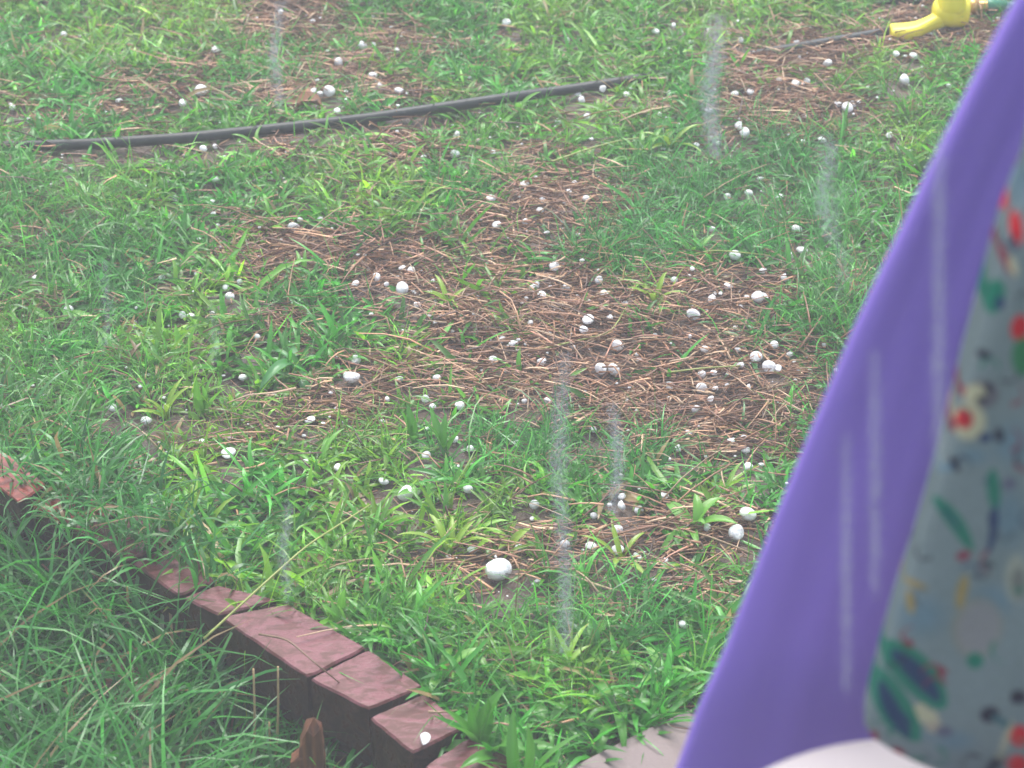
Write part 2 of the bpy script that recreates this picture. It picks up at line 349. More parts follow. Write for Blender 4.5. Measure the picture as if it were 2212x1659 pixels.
# ------------------------------------------------------------------ hailstones (positions first: grass makes room for them)
HAIL = """1094,50,9 138,74,7 466,107,10 785,97,10 808,97,7 858,108,6 733,134,10 285,188,6 434,197,13 395,222,8 710,197,13 690,202,7 862,195,9 28,232,8 62,258,8 728,240,7 805,162,9 818,183,7
678,195,6 257,217,7 438,322,9 465,316,6 466,388,8 379,427,6 983,332,9 1066,329,6 1060,428,10 633,490,10 648,475,6 650,565,9 692,474,7 985,290,8 1073,485,10 1133,397,8 812,599,9 870,622,14 870,580,8
890,583,8 902,657,8 935,607,7 768,612,8 498,640,10 488,622,8 148,670,11 77,600,7 350,600,8 395,680,9 412,682,9 425,592,6 556,727,7 290,704,6 525,815,9 768,776,11 758,812,16 862,818,8 945,816,8
1085,733,8 1065,778,10 1107,742,8 1170,781,9 920,861,9 1416,67,7 1454,55,6 1493,90,5 1531,65,5 1600,87,7 1226,87,6 1303,192,8 1248,202,7 1258,216,9 1354,204,8 1446,202,6 1268,251,8 1206,262,7 1426,247,6
1531,237,7 1588,202,7 1621,199,8 1683,172,6 1718,180,10 1743,175,7 1786,135,10 1721,90,6 1956,172,12 1973,120,8 1936,117,7 1831,232,12 1810,224,7 1643,233,5 1738,250,6 1598,273,10 1608,287,11 1551,310,6
1503,314,7 1922,292,7 1776,302,8 1278,300,5 1241,395,5 1228,415,7 1265,429,8 1166,454,9 1135,479,7 1216,477,5 1181,502,6 1171,432,6 1721,496,11 1617,417,9 1683,425,9 1571,425,7 1536,495,8 1733,540,11
1708,552,8 1588,552,11 1846,412,7 1883,442,7 1198,575,11 1156,615,10 1171,637,9 1221,622,9 1293,605,9 1306,635,9 1648,585,9 1697,600,9 1573,617,9 1506,628,6 1543,634,6 1537,646,9 1636,642,12 1651,640,9
1301,665,6 1316,685,8 1271,690,12 1496,680,13 1261,712,9 1146,697,7 1186,718,6 1415,724,5 1588,707,6 1601,662,5 1333,747,13 1672,745,10 1521,755,9 1593,755,7 1633,770,12 1598,787,8 1111,740,8 1296,797,14
1326,797,13 1516,808,8 1542,805,8 1661,792,13 1681,795,9 1573,807,5 1706,765,8 1376,765,5 1456,605,8 1502,883,10 1515,838,11 1536,862,7 1448,833,10 1571,834,6 1183,865,8 1116,957,8 1283,928,8
1488,934,7 1578,951,9 1606,943,6 1466,969,9 1611,972,9 1616,1009,11 1615,1110,18 1591,1150,17 1436,1069,11 1343,1072,8 1345,1092,11 1381,1102,10 1154,1090,11 1283,1114,8 1333,1143,11 1336,1188,13
1276,1180,12 1121,1184,9 1220,1174,9 1436,1214,8 1476,1349,10 1373,1199,6 1413,1407,7 1162,1254,7 1451,1224,6 1528,1139,9 242,882,10 362,880,10 316,907,11 495,979,14 670,907,9 838,862,6 935,879,7
992,877,11 725,884,5 660,998,7 730,1009,8 828,1039,10 875,1065,17 1010,1056,10 920,984,10 982,949,9 1015,969,8 1075,1229,25 1020,1187,11 915,1592,14""".split()
HAIL = [tuple(float(v) for v in s.split(',')) for s in HAIL]
tries = 0
while len(HAIL) < 262 and tries < 6000:
    tries += 1
    x = random.uniform(20, 2150); y = random.uniform(20, 1260)
    if x > 2170-y*.43: continue
    if float(straw_mask(np.array([x]), np.array([y]))[0]) < (.55 if random.random() < .8 else 0): continue
    if min((x-h[0])**2+(y-h[1])**2 for h in HAIL) < 25**2: continue
    HAIL.append((x, y, random.uniform(3.5, 6.5)))
def ico(sub, seed, flat=1.0, cut=None):
    import bmesh
    bm = bmesh.new(); bmesh.ops.create_icosphere(bm, subdivisions=sub, radius=1.0)
    r_ = random.Random(seed); ax = [Vector((r_.uniform(-1,1), r_.uniform(-1,1), r_.uniform(-1,1))).normalized() for _ in range(7)]
    am = [r_.uniform(-.24, .2) for _ in ax]
    for v in bm.verts:
        n = v.co.normalized(); k = 1+sum(a*max(0, n.dot(d))**3 for a, d in zip(am, ax)); v.co = n*k; v.co.z *= flat
    if cut:
        nrm = Vector(cut).normalized()
        for v in bm.verts:
            dd = v.co.dot(nrm)
            if dd > .35: v.co -= nrm*(dd-.35)*.95
    me = bpy.data.meshes.new('hailstone'); bm.to_mesh(me); bm.free()
    me.polygons.foreach_set('use_smooth', [True]*len(me.polygons)); me.materials.append(M_hail); return me
HM = [ico(3, 1, .95), ico(3, 2, .85), ico(3, 3, .7), ico(3, 4, .9, (1,.2,.5)), ico(3, 5, .8, (-.7,-.3,.7)), ico(3, 6, .62), ico(3, 8, .9, (.1,-1,.2))]
hail_pos = []
for i, (x, y, r) in enumerate(HAIL):
    rm = r*mpp(y)*(1.14 if r > 11 else 1.1)
    p = on_z(x, y, .0); 
    for _ in range(3):
        zz = float(gz(p[0], p[1]))+rm*.72+.006
        if i == 211 or (x == 915): zz = zt+rm*.5
        p = on_z(x, y, zz)
    hail_pos.append((p[0], p[1], p[2], rm))
HP = np.array(hail_pos)

# ------------------------------------------------------------------ hose path
HOSE_PX = [(-300,326),(-120,322),(0,317),(200,311),(400,298),(550,283),(680,269),(800,255),(950,233),(1106,210),(1221,195),(1386,170),(1470,152),(1556,134),(1656,114),(1760,96),(1856,80),(1930,66)]
HR = .0098
hz = []
for x, y in HOSE_PX:
    p = on_z(x, y, 0)
    p = on_z(x, y, HR+float(np.interp(x, [-50,60,160,900,1050,1290,1390,1470,1540,1590,1700], [-.006,.004,.011,.011,.009,.006,-.003,-.010,-.004,.008,.011])))
    if 1150 < x < 1430: q_ = on_z(x, y, 0); p = on_z(x, y, HR*.75+max(0, float(gz(q_[0], q_[1]))))
    hz.append(p)
HOSE = smooth_path(hz, 160)

# ------------------------------------------------------------------ blades
def blades(base, az, el, L, Wd, curv, col, rows, fold, tipcol=None, basecol=None):
    N = len(base); S = rows
    P = base.copy(); V = []; C = []
    e = el.copy(); ca, sa = np.cos(az), np.sin(az)
    side = np.stack([-sa, ca, np.zeros(N)], 1)
    tw = rng.normal(0, .5, N); bend = rng.normal(0, .25, N)
    prof = [.55, 1.0, .95, .68, .36] if S >= 4 else [.8, 1.0, .6]
    if S == 3: prof = [.7, 1.0, .72]
    for k in range(S):
        t = k/S
        a2 = az+bend*t*2; d = np.stack([np.cos(a2)*np.cos(e), np.sin(a2)*np.cos(e), np.sin(e)], 1)
        side = np.stack([-np.sin(a2), np.cos(a2), np.zeros(N)], 1)
        up = np.cross(d, side); s = side*np.cos(tw*t+tw*.4)[:, None]+up*np.sin(tw*t+tw*.4)[:, None]
        wv = (Wd*prof[k]/2)[:, None]
        nrm = np.cross(s, d)
        if fold: V.append(np.stack([P-s*wv+nrm*wv*-.35, P, P+s*wv+nrm*wv*-.35], 1))
        else: V.append(np.stack([P-s*wv, P+s*wv], 1))
        P = P+d*(L/S)[:, None]; e = e-curv/S
        gzz = gz(P[:, 0], P[:, 1])+.003; P[:, 2] = np.maximum(P[:, 2], gzz)
        cc = col*(1-.0*t)
        if basecol is not None and k == 0: cc = col*.5+basecol*.5
        C.append(np.repeat(cc[:, None], 3 if fold else 2, 1))
    m = 3 if fold else 2
    V = np.concatenate(V+[P[:, None]], 1); tc = col if tipcol is None else tipcol
    C = np.concatenate(C+[tc[:, None]], 1)
    nv = S*m+1; off = np.arange(N)[:, None, None]*nv
    q = []
    for k in range(S-1):
        for j in range(m-1): q.append((k*m+j, k*m+j+1, (k+1)*m+j+1, (k+1)*m+j))
    t = [((S-1)*m+j, (S-1)*m+j+1, S*m) for j in range(m-1)]
    Q = (np.array(q)[None]+off).reshape(-1, 4); T = (np.array(t)[None]+off).reshape(-1, 3)
    return V.reshape(-1, 3), Q, T, C.reshape(-1, 3)

def room_for_hail(b, strong=.97):
    keep = np.ones(len(b), bool)
    for (x, y, z, r) in HP:
        near = (abs(b[:, 0]-x) < r*2.2+.006) & (b[:, 1] < y+r*.6) & (b[:, 1] > y-.045-r*2.0)
        keep &= ~(near & (rng.random(len(b)) < strong))
    return keep
def room_for_hose(b, k=.8):
    hy = np.interp(b[:, 0], HOSE[:, 0], HOSE[:, 1])
    pxx, pyy = proj(np.stack([b[:, 0], b[:, 1], np.zeros(len(b))], 1))
    s = np.clip(np.where(pxx < 960, k+.1, k-.55), 0, .97); s = np.where(pxx > 1600, .9, s)
    d = hy-b[:, 1]
    s = np.where((pxx > 1330) & (pxx < 1590), .12, s); s = np.where(pxx < 70, .1, s)
    return ~(((d > -.02) & (d < .075) & (rng.random(len(b)) < s)) | ((abs(d) < .014) & ~((pxx > 1330) & (pxx < 1560))))
YELLOW_PX = (2010, 50)
def tuft_points(n, x0=-1.35, x1=1.35, y0=1.55, y1=4.75):
    x = rng.uniform(x0, x1, n); y = rng.uniform(y0, y1, n)
    ok = abs(x) < (y*.235/.85*1.0+.18)
    return x[ok], y[ok]
G_mid = np.array([.052, .285, .024]); G_yel = np.array([.21, .40, .02]); G_blue = np.array([.045, .245, .045]); G_dark = np.array([.030, .095, .025]); G_dry = np.array([.36, .25, .11])
def gcol(px, py, n, spread=1.0):
    # large patches of yellower and bluer turf, as the lawn has them
    ny = noise(px/140, py/110, 1.0, 6)
    yl = np.clip((ny-.38)*2.2, 0, 1)
    for cx, cy, rx, ry, a in [(560,900,260,90,.8),(1330,240,120,200,.6),(560,330,330,70,.35),(1000,640,80,30,.9),(1000,1180,120,60,.6),(1400,640,80,25,.9),(700,60,300,60,.2),(1150,300,250,100,.35)]:
        yl = np.maximum(yl, a*np.clip(1.5-((px-cx)/rx)**2-((py-cy)/ry)**2, 0, 1))
    bl = np.zeros_like(px)
    for cx, cy, rx, ry, a in [(1600,420,330,150,1),(1380,500,220,90,1),(1300,950,330,90,.8),(120,560,220,180,.6),(1300,1330,280,120,.7),(1700,700,200,200,.8),(150,850,200,150,.6)]:
        bl = np.maximum(bl, a*np.clip(1.5-((px-cx)/rx)**2-((py-cy)/ry)**2, 0, 1))
    yl = yl*(1-.8*bl)
    r1 = rng.random(len(px)); yl = np.clip(yl*rng.uniform(.2, 1.3, len(px)), 0, 1)[:, None]; bl = (bl*rng.uniform(.4, 1, len(px)))[:, None]
    c = G_mid*(1-yl)+G_yel*yl; c = c*(1-bl*.75)+G_blue*bl*.75
    c = c*np.exp(rng.normal(0, .28*spread, len(px)))[:, None]
    dry = (rng.random(len(px)) < .035)[:, None]
    return np.where(dry, G_dry*rng.uniform(.6, 1.2, (len(px), 1)), c), bl[:, 0]

def expand(x, y, k_lo, k_hi, rad):
    k = rng.integers(k_lo, k_hi+1, len(x)); idx = np.repeat(np.arange(len(x)), k); n = len(idx)
    a = rng.uniform(0, 2*math.pi, n); r = rad*np.sqrt(rng.random(n))
    return idx, x[idx]+r*np.cos(a), y[idx]+r*np.sin(a), a
ACC = {}
def lawn():
    # broad bladed turf grass in little tufts along runners
    x, y = tuft_points(30000)
    px, py = proj(np.stack([x, y, np.zeros_like(x)], 1))
    st = straw_mask(px, py); bedside = y < yb(x)+.075
    nn = noise(x, y, 9, 0)
    dens = np.clip(1.0-st*1.05, .13, 1)*np.clip(.35+nn*1.3, .25, 1)
    ok = (rng.random(len(x)) < dens) & ~in_slab(x, y-.01) & ~(y < yb(x)+.03)
    # over the brick tops themselves there is less
    ok &= ~((y < yb(x)+.13) & (x > on_z(560,1400)[0]) & (x < .1))
    x, y, px, py = x[ok], y[ok], px[ok], py[ok]
    c, bl = gcol(px, py, len(x))
    idx, bx, by, a = expand(x, y, 3, 7, .016)
    n = len(idx); b = np.stack([bx, by, gz(bx, by)+.001], 1)
    # the bluish patches are fine bladed: fewer broad blades there
    keep = room_for_hail(b) & room_for_hose(b) & (rng.random(n) > bl[idx]*.62)
    keep &= ~((px[idx] > 1900) & (py[idx] < 112-.2*(px[idx]-1905)) & (py[idx] > 5))
    b, a, idx = b[keep], a[keep], idx[keep]; n = len(b); ppx, ppy = px[idx], py[idx]
    size = np.clip(.8+.5*noise(b[:, 0], b[:, 1], 5, 2), .7, 1.3)
    low = np.clip((ppy-1000)/500, 0, 1)
    L = rng.gamma(6, .0055, n)*size*(1+.5*low); Wd = rng.uniform(.0036, .0080, n)*size*(1+.2*low)
    el = R(1)*rng.uniform(10, 68, n); cv = rng.uniform(.2, 1.7, n)
    col = c[idx]*np.exp(rng.normal(0, .2, n))[:, None]
    tip = np.where((rng.random(n) < .12)[:, None], G_dry*.8, col*1.05)
    ACC['broad'] = (b, a+rng.normal(0, .5, n), L)
    V, Q, T, C = blades(b, a+rng.normal(0, .5, n), el, L, Wd, cv, col, 4, True, tip, col*.6+G_yel*.3)
    o = link('turf_grass', mesh_np('turf_grass', V, Q, T, C, M_leaf)); tag(o, kind='stuff', label='wet broad bladed green and yellow green lawn grass', cat='grass')
    print('broad', n)
    # fine grass
    x, y = tuft_points(24000)
    px, py = proj(np.stack([x, y, np.zeros_like(x)], 1)); st = straw_mask(px, py)
    c, bl = gcol(px, py, len(x))
    dens = np.clip(.22+bl*1.0, 0, 1)*np.clip(1-st*1.0, .06, 1)
    dens = np.maximum(dens, np.clip((py-1230)/150, 0, .75)*(1-st))
    ok = (rng.random(len(x)) < dens) & ~in_slab(x, y-.01) & ~(y < yb(x)+.03)
    ok &= ~((y < yb(x)+.13) & (x > on_z(560,1400)[0]) & (x < .1))
    x, y, px, py, c = x[ok], y[ok], px[ok], py[ok], c[ok]
    idx, bx, by, a = expand(x, y, 5, 11, .014); b = np.stack([bx, by, gz(bx, by)+.001], 1)
    keep = room_for_hail(b, .95) & room_for_hose(b, .85); b, a, idx = b[keep], a[keep], idx[keep]; n = len(b)
    L = rng.gamma(7, .0085, n); Wd = rng.uniform(.0011, .0024, n); el = R(1)*rng.uniform(25, 82, n); cv = rng.uniform(.3, 2.0, n)
    col = c[idx]*np.exp(rng.normal(0, .22, n))[:, None]
    V, Q, T, C = blades(b, a+rng.normal(0, .5, n), el, L, Wd, cv, col, 4, False, col*1.1, col*.6+G_yel*.2)
    o = link('fine_grass', mesh_np('fine_grass', V, Q, T, C, M_leaf)); tag(o, kind='stuff', label='wet fine bladed bluish green lawn grass', cat='grass')
    print('fine', n)
    # long grass of the bed in front of the bricks, and over the far bricks
    x = rng.uniform(-1.1, .15, 13000); y = rng.uniform(1.45, 3.6, 13000)
    d = y-yb(x)
    inbed = d < .0
    xl = on_z(455, 1290)[0]
    overb = (d >= -.01) & (d < .17) & (x < xl) & (rng.random(len(x)) < np.clip((xl-x)*5+.2, 0, 1))
    px, py = proj(np.stack([x, y, gz(x, y)], 1))
    openf = (px > 440) & (d > -.13) & inbed                # the shaded hollow right by the brick faces stays open
    ok = ((inbed & ~(openf & (rng.random(len(x)) < .5))) | overb) & (px > -250) & ~in_slab(x, y) & (px < 1150)
    ok &= rng.random(len(x)) < np.where(overb, .50, np.where(px > 430, .40, np.where(d > -.10, 1.0, .27)))*np.where(overb, 1, np.clip(.3+1.2*noise(x, y, 8, 7), 0, 1))
    ok &= ~((px < 125) & (py > 930) & (py < 1190) & (rng.random(len(x)) < .88))
    x, y, ob = x[ok], y[ok], overb[ok]
    idx, bx, by, a = expand(x, y, 4, 8, .022)
    obi = ob[idx]; z = np.where(obi, np.where(by < yb(bx)+.12, .02, gz(bx, by)), gz(bx, by)); b = np.stack([bx, by, z], 1); n = len(b)
    ppx, ppy = proj(b)
    L = np.where(obi, rng.uniform(.04, .12, n), rng.uniform(.12, .34, n)); L = np.where((~obi) & (ppx > 450), np.minimum(L, rng.uniform(.07, .2, n)), L)
    Wd = rng.uniform(.0024, .0066, n); el = R(1)*rng.uniform(40, 88, n); cv = rng.uniform(.8, 2.8, n)
    g = rng.random((n, 1)); col = (G_mid*g+G_blue*(1-g))*.8*np.exp(rng.normal(0, .3, n))[:, None]
    dry = (rng.random(n) < .06)[:, None]; col = np.where(dry, G_dry*.8, col)
    V, Q, T, C = blades(b, a+rng.normal(0, .4, n), el, L, Wd, cv, col, 5, False, col*1.1, col*.8+G_yel*.1)
    o = link('long_grass', mesh_np('long_grass', V, Q, T, C, M_leaf)); tag(o, kind='stuff', label='long arching unmown grass in the hollow before the bricks', cat='grass')
    print('long', n)
lawn()

# ------------------------------------------------------------------ straw mulch and dead runners
def straws():
    x, y = tuft_points(290000); px, py = proj(np.stack([x, y, np.zeros_like(x)], 1)); st = straw_mask(px, py)
    p = np.clip(st*1.15, .085, 1)*.60
    ok = (rng.random(len(x)) < p) & ~in_slab(x, y) & (y > yb(x)+.03)
    x, y, px, py = x[ok], y[ok], px[ok], py[ok]; n = len(x)
    az = np.where(rng.random(n) < .6, rng.normal(0, .5, n), rng.uniform(-1.6, 1.6, n)); az = az+rng.choice([0, math.pi], n)
    L = rng.gamma(2.6, .0155, n).clip(.008, .14); r = rng.uniform(.0006, .0020, n); el = rng.normal(.08, .22, n)
    z0 = gz(x, y)+.001+rng.gamma(1.5, .0055, n)
    keep = np.ones(n, bool)
    for hx, hy, hzz, hr in HP:
        mx_, my_ = x+np.cos(az)*L/2, y+np.sin(az)*L/2
        keep &= ~((abs(mx_-hx) < hr*1.7) & (my_ < hy+hr*.5) & (my_ > hy-hr*2.8) & (rng.random(n) < .92))
    hyy = np.interp(x, HOSE[:, 0], HOSE[:, 1]); keep &= ~((abs(hyy-y) < .012) & ((px < 1400) | (px > 1600)))
    keep &= ~((px > 1905) & (px < 2110) & (py > 88-.27*(px-1905)-20) & (py < 100-.27*(px-1905)))
    x, y, az, L, r, el, z0 = [v[keep] for v in (x, y, az, L, r, el, z0)]; n = len(x)
    S = 4; P = np.stack([x, y, z0], 1); V = []; a2 = az.copy(); bend = rng.normal(0, .28, n); kink = rng.integers(1, S, n); kv = rng.normal(0, .35, n)
    base = np.array([[.52,.29,.16],[.38,.19,.105],[.22,.11,.065],[.66,.45,.28],[.11,.06,.04],[.46,.23,.15]])
    ci = rng.choice(6, n, p=[.25,.24,.2,.12,.09,.10]); col = base[ci]*.84*np.exp(rng.normal(0, .22, n))[:, None]; C = []
    for k in range(S):
        d = np.stack([np.cos(a2)*np.cos(el), np.sin(a2)*np.cos(el), np.sin(el)], 1); s = np.stack([-np.sin(a2), np.cos(a2), 0*a2], 1); u = np.cross(d, s)*-1
        rr = (r*(1.25 if k in (0,) else 1)*(1-.12*k))[:, None]
        V.append(np.stack([P+s*rr, P+(-.5*s+.87*np.array([0,0,1]))*rr, P+(-.5*s-.87*np.array([0,0,1]))*rr], 1)); C.append(np.repeat((col*(.75 if k == 2 else 1))[:, None], 3, 1))
        P = P+d*(L/(S-1))[:, None]; P[:, 2] = np.maximum(P[:, 2], gz(P[:, 0], P[:, 1])+.002)
        a2 = a2+bend/S+np.where(kink == k, kv, 0); el = el*.6-.03
    V = np.concatenate(V, 1); C = np.concatenate(C, 1); off = np.arange(n)[:, None, None]*(S*3)
    q = [(k*3+j, k*3+(j+1) % 3, (k+1)*3+(j+1) % 3, (k+1)*3+j) for k in range(S-1) for j in range(3)]
    Q = (np.array(q)[None]+off).reshape(-1, 4); T = (np.array([(0,2,1),((S-1)*3,(S-1)*3+1,(S-1)*3+2)])[None]+off).reshape(-1, 3)
    o = link('dead_grass', mesh_np('dead_grass', V.reshape(-1,3), Q, T, C.reshape(-1,3), M_straw)); tag(o, kind='stuff', label='wet brown and tan dead grass stems matted over the bare patches', cat='dead grass')
    print('straw', n)
straws()

# ------------------------------------------------------------------ beads of water on the grass
def beads():
    b, a, L = ACC['broad']; n = min(5200, len(b)); s = rng.choice(len(b), n, replace=False)
    h = L[s]*rng.uniform(.25, .7, n); P = b[s]+np.stack([np.cos(a[s])*h*.8, np.sin(a[s])*h*.8, h*.55+.003], 1)
    import bmesh
    bm = bmesh.new(); bmesh.ops.create_icosphere(bm, subdivisions=1, radius=1); bm.verts.ensure_lookup_table()
    v0 = np.array([v.co for v in bm.verts]); f0 = np.array([[v.index for v in f.verts] for f in bm.faces]); bm.free()
    r = rng.uniform(.0005, .0013, n)
    V = P[:, None]+v0[None]*r[:, None, None]; T = f0[None]+np.arange(n)[:, None, None]*len(v0)
    o = link('water_beads', mesh_np('water_beads', V.reshape(-1,3), None, T.reshape(-1,3), mat=M_water)); tag(o, kind='stuff', label='tiny beads of rain water clinging to the grass', cat='water drops')
beads()

# ------------------------------------------------------------------ hailstone objects with labels
def nearest_words(x, y):
    st = float(straw_mask(np.array([x]), np.array([y]))[0]); onst = st > .35
    hy = float(np.interp(x, [p[0] for p in HOSE_PX], [p[1] for p in HOSE_PX]))
    surf = 'brown straw' if onst else 'green grass'
    if y < hy-6:
        if x < 300: reg = 'behind the left end of the hose'
        elif x < 560: reg = 'behind the left stretch of hose'
        elif x < 920: reg = 'behind the thickest stretch of hose'
        elif x < 1500: reg = 'behind the grassy middle of the hose'
        else: reg = 'behind the hose near the yellow sprinkler'
    elif y < hy+75 and x < 1500:
        if x < 800: reg = 'before the left half of the hose'
        elif x < 1150: reg = 'before the middle of the hose'
        else: reg = 'before the grass covered hose stretch'
    elif x > 1560 and y < 215: reg = 'before the yellow sprinkler arm'
    elif x > 1480 and y < 340: reg = 'between the hose and the purple panel'
    elif x > 1480 and y < 570: reg = 'left of the purple panel, upper half'
    elif y < 520 and x >= 1000: reg = 'at the small central straw patch'
    elif y < 540 and x < 1000: reg = 'left of the small straw patch'
    elif x < 460 and y < 760: reg = 'near the left border'
    elif x < 960 and y < 700: reg = 'at the upper left straw arm'
    elif y < 700 and x < 1400: reg = 'at the top of the big patch'
    elif y < 725: reg = 'upper right of the big patch'
    elif x < 600: reg = 'in yellowish turf above the bricks'
    elif x < 1000 and y < 920: reg = 'left end of the big patch'
    elif y < 900 and x < 1440: reg = 'middle of the big straw patch'
    elif y < 860: reg = 'right part of the big patch'
    elif y < 1020 and x > 1400: reg = 'lower right of the big patch'
    elif y < 1020: reg = 'in turf below the big patch'
    elif x > 1400: reg = 'beside the lower purple panel'
    elif x > 1100: reg = 'on the lower middle lawn'
    else: reg = 'between big patch and bricks'
    return surf, reg
ORD = ['leftmost','second from the left','third from the left','fourth from the left','fifth from the left','sixth from the left','seventh from the left','eighth from the left','ninth from the left','tenth from the left']
buckets = {}
for i, (x, y, r) in enumerate(HAIL):
    surf, reg = nearest_words(x, y); size = 'large' if r >= 11 else ('small' if r < 7 else 'middling')
    buckets.setdefault((size, surf, reg), []).append(i)
HL = {}
for (size, surf, reg), ii in buckets.items():
    ii.sort(key=lambda i: HAIL[i][0])
    for k, i in enumerate(ii):
        if len(ii) == 1: HL[i] = f'{size} white hailstone on {surf} {reg}'
        else:
            o_ = ORD[k] if k < len(ii)-1 or k > 9 else 'rightmost'
            if k >= 10: o_ = f'rightmost but {len(ii)-1-k}' if k < len(ii)-1 else 'rightmost'
            HL[i] = f'{o_} {size} hailstone on {surf} {reg}'
for i, (x, y, r) in enumerate(HAIL):
    if (x, y) == (1075,1229): HL[i] = 'largest round white hailstone, on straw above the brick edging'
    if (x, y) == (915,1592): HL[i] = 'half melted white hailstone lying on top of the bricks'
    if (x, y) == (1615,1110): HL[i] = 'big cracked grey white hailstone right beside the purple panel'
    if (x, y) == (1591,1150): HL[i] = 'big dull hailstone under leaves just below the cracked one'
    if (x, y) == (758,812): HL[i] = 'big tall white hailstone left of the large straw patch'
    if (x, y) == (875,1065): HL[i] = 'big smooth hailstone standing in leafy turf above the bricks'
    if (x, y) == (870,622): HL[i] = 'big bright hailstone on the left arm of straw'
    if (x, y) == (1296,797): HL[i] = 'left one of two large touching hailstones amid the straw'
    if (x, y) == (1326,797): HL[i] = 'right one of two large touching hailstones amid the straw'
for i, (px, py, r) in enumerate(HAIL):
    x, y, z, rm = hail_pos[i]
    o = link('hailstone', HM[0] if r > 20 else HM[i % len(HM)]); o.location = (x, y, z)
    k = rm*random.uniform(.92, 1.08); o.scale = (k*random.uniform(.9, 1.12), k, k*random.uniform(.85, 1.05)); o.rotation_euler = (random.uniform(-.3,.3), random.uniform(-.3,.3), random.uniform(0, 6.3))
    if (px, py) == (915, 1592): o.scale = (k*1.3, k, k*.35); o.location.z -= rm*.25
    tag(o, HL[i], 'hailstone', 'hailstones scattered over the lawn')

def hail_bits():
    # crumbs of ice too small and too many to pick apart
    x, y = tuft_points(8500); px, py = proj(np.stack([x, y, np.zeros_like(x)], 1)); st = straw_mask(px, py)
    ok = (rng.random(len(x)) < .22+.36*st) & (y > yb(x)+.05) & ~in_slab(x, y); x, y = x[ok], y[ok]; n = len(x)
    r_ = rng.gamma(3, .00075, n).clip(.0008, .0042); c = np.stack([x, y, gz(x, y)+r_*.6+rng.uniform(.002, .014, n)], 1)
    me = ico(2, 31, .8); v0 = np.array([v.co for v in me.vertices]); f0 = np.array([p.vertices[:] for p in me.polygons])
    sc_ = np.stack([r_*rng.uniform(.7, 1.3, n), r_*rng.uniform(.7, 1.3, n), r_*rng.uniform(.4, .9, n)], 1)
    V = v0[None]*sc_[:, None]+c[:, None]; T = f0[None]+np.arange(n)[:, None, None]*len(v0)
    o = link('hail_crumbs', mesh_np('hail_crumbs', V.reshape(-1, 3), None, T.reshape(-1, 3), mat=M_hail)); tag(o, kind='stuff', label='tiny white crumbs of ice among the grass and straw', cat='hail')
hail_bits()
# ------------------------------------------------------------------ hose
h = tube('garden_hose', HOSE, HR, M_hose, 16); tag(h, 'long black garden hose lying across the lawn to the yellow sprinkler', 'garden hose')
pts = [on_z(x, y, .012) for x, y in [(1760,-26),(1860,-12),(1940,1),(1990,3),(2040,-4),(2120,-30)]]
h = tube('garden_hose', smooth_path(pts, 40), HR, M_hose, 14); tag(h, 'second dark hose at the top edge behind the yellow sprinkler', 'garden hose')

# ------------------------------------------------------------------ yellow sprinkler on its sled base
spr = bpy.data.objects.new('sprinkler', None); sc.collection.objects.link(spr)
S0 = on_z(2056, 45, .0); spr.location = S0
tag(spr, 'yellow plastic sled base sprinkler with brass and green fitting at top right', 'sprinkler')
def loft(name, secs, mat, parent, loc, bevel=.004):
    # secs: list of (centre, half width vector, half height vector); rounded rectangle sections
    V = []; n = 12
    for c, a, b in secs:
        for k in range(n):
            t = 2*math.pi*k/n; cx, cy = math.cos(t), math.sin(t)
            f = 1/max(abs(cx), abs(cy))**.85
            V.append(np.array(c)+np.array(a)*cx*f+np.array(b)*cy*f-loc)
    m = len(secs); q = grid_quads(m, n, True); V += [np.array(secs[0][0])-loc, np.array(secs[-1][0])-loc]
    t = [(m*n, (k+1) % n, k) for k in range(n)]+[(m*n+1, (m-1)*n+k, (m-1)*n+(k+1) % n) for k in range(n)]
    o = link(name, mesh_np(name, V, q, t, mat=mat), parent)
    import bmesh
    bm = bmesh.new(); bm.from_mesh(o.data); bmesh.ops.recalc_face_normals(bm, faces=bm.faces); bm.to_mesh(o.data); bm.free()
    sb = o.modifiers.new('s', 'SUBSURF'); sb.levels = 1; sb.render_levels = 1
    return o
def P(px, py, z): return on_z(px, py, z)
Zv = np.array([0,0,1.0])
def sec(px, py, z, hw, hh, ang=0): z = z+.012; return (P(px, py, z), np.array([-math.sin(ang), math.cos(ang), 0])*hw*1.25, Zv*hh*1.2)
arm = [sec(1922,70,.012,.012,.008), sec(1923,70,.012,.018,.0115), sec(1927,70,.012,.019,.012), sec(1950,69,.012,.019,.0125), sec(1974,67,.013,.019,.0125), sec(1990,60,.016,.016,.012), sec(2012,49,.020,.015,.012), sec(2034,38,.026,.018,.016), sec(2046,34,.028,.018,.016)]
loft('arm', arm, M_yel, spr, S0)
body = [sec(2014,26,.036,.012,.012), sec(2020,25,.037,.020,.017), sec(2032,23,.038,.025,.021), sec(2044,24,.038,.027,.024), sec(2066,22,.037,.030,.027), sec(2086,20,.036,.028,.026), sec(2092,20,.036,.022,.020)]
loft('body', body, M_yel, spr, S0)
c0 = P(2056, 5, .07)
loft('riser', [(c0+Zv*z, np.array([r,0,0]), np.array([0,r,0])) for z, r in [(-.02,.030),(.0,.029),(.02,.024),(.05,.022),(.06,.02)]], M_yel, spr, S0)
arm2 = [sec(2085,14,.036,.013,.012), sec(2110,6,.032,.013,.011), sec(2145,-6,.022,.014,.010), sec(2175,-4,.012,.015,.009), sec(2210,-2,.010,.015,.008), sec(2216,-2,.010,.010,.005)]
arm2 = [(c+np.array([0,.06,0]), a, b) for c, a, b in arm2]; loft('arm', arm2, M_yel, spr, S0)
f0 = P(2090, 15, .034); fd = (P(2172, 13, .026)-f0); fl = np.linalg.norm(fd); fd /= fl
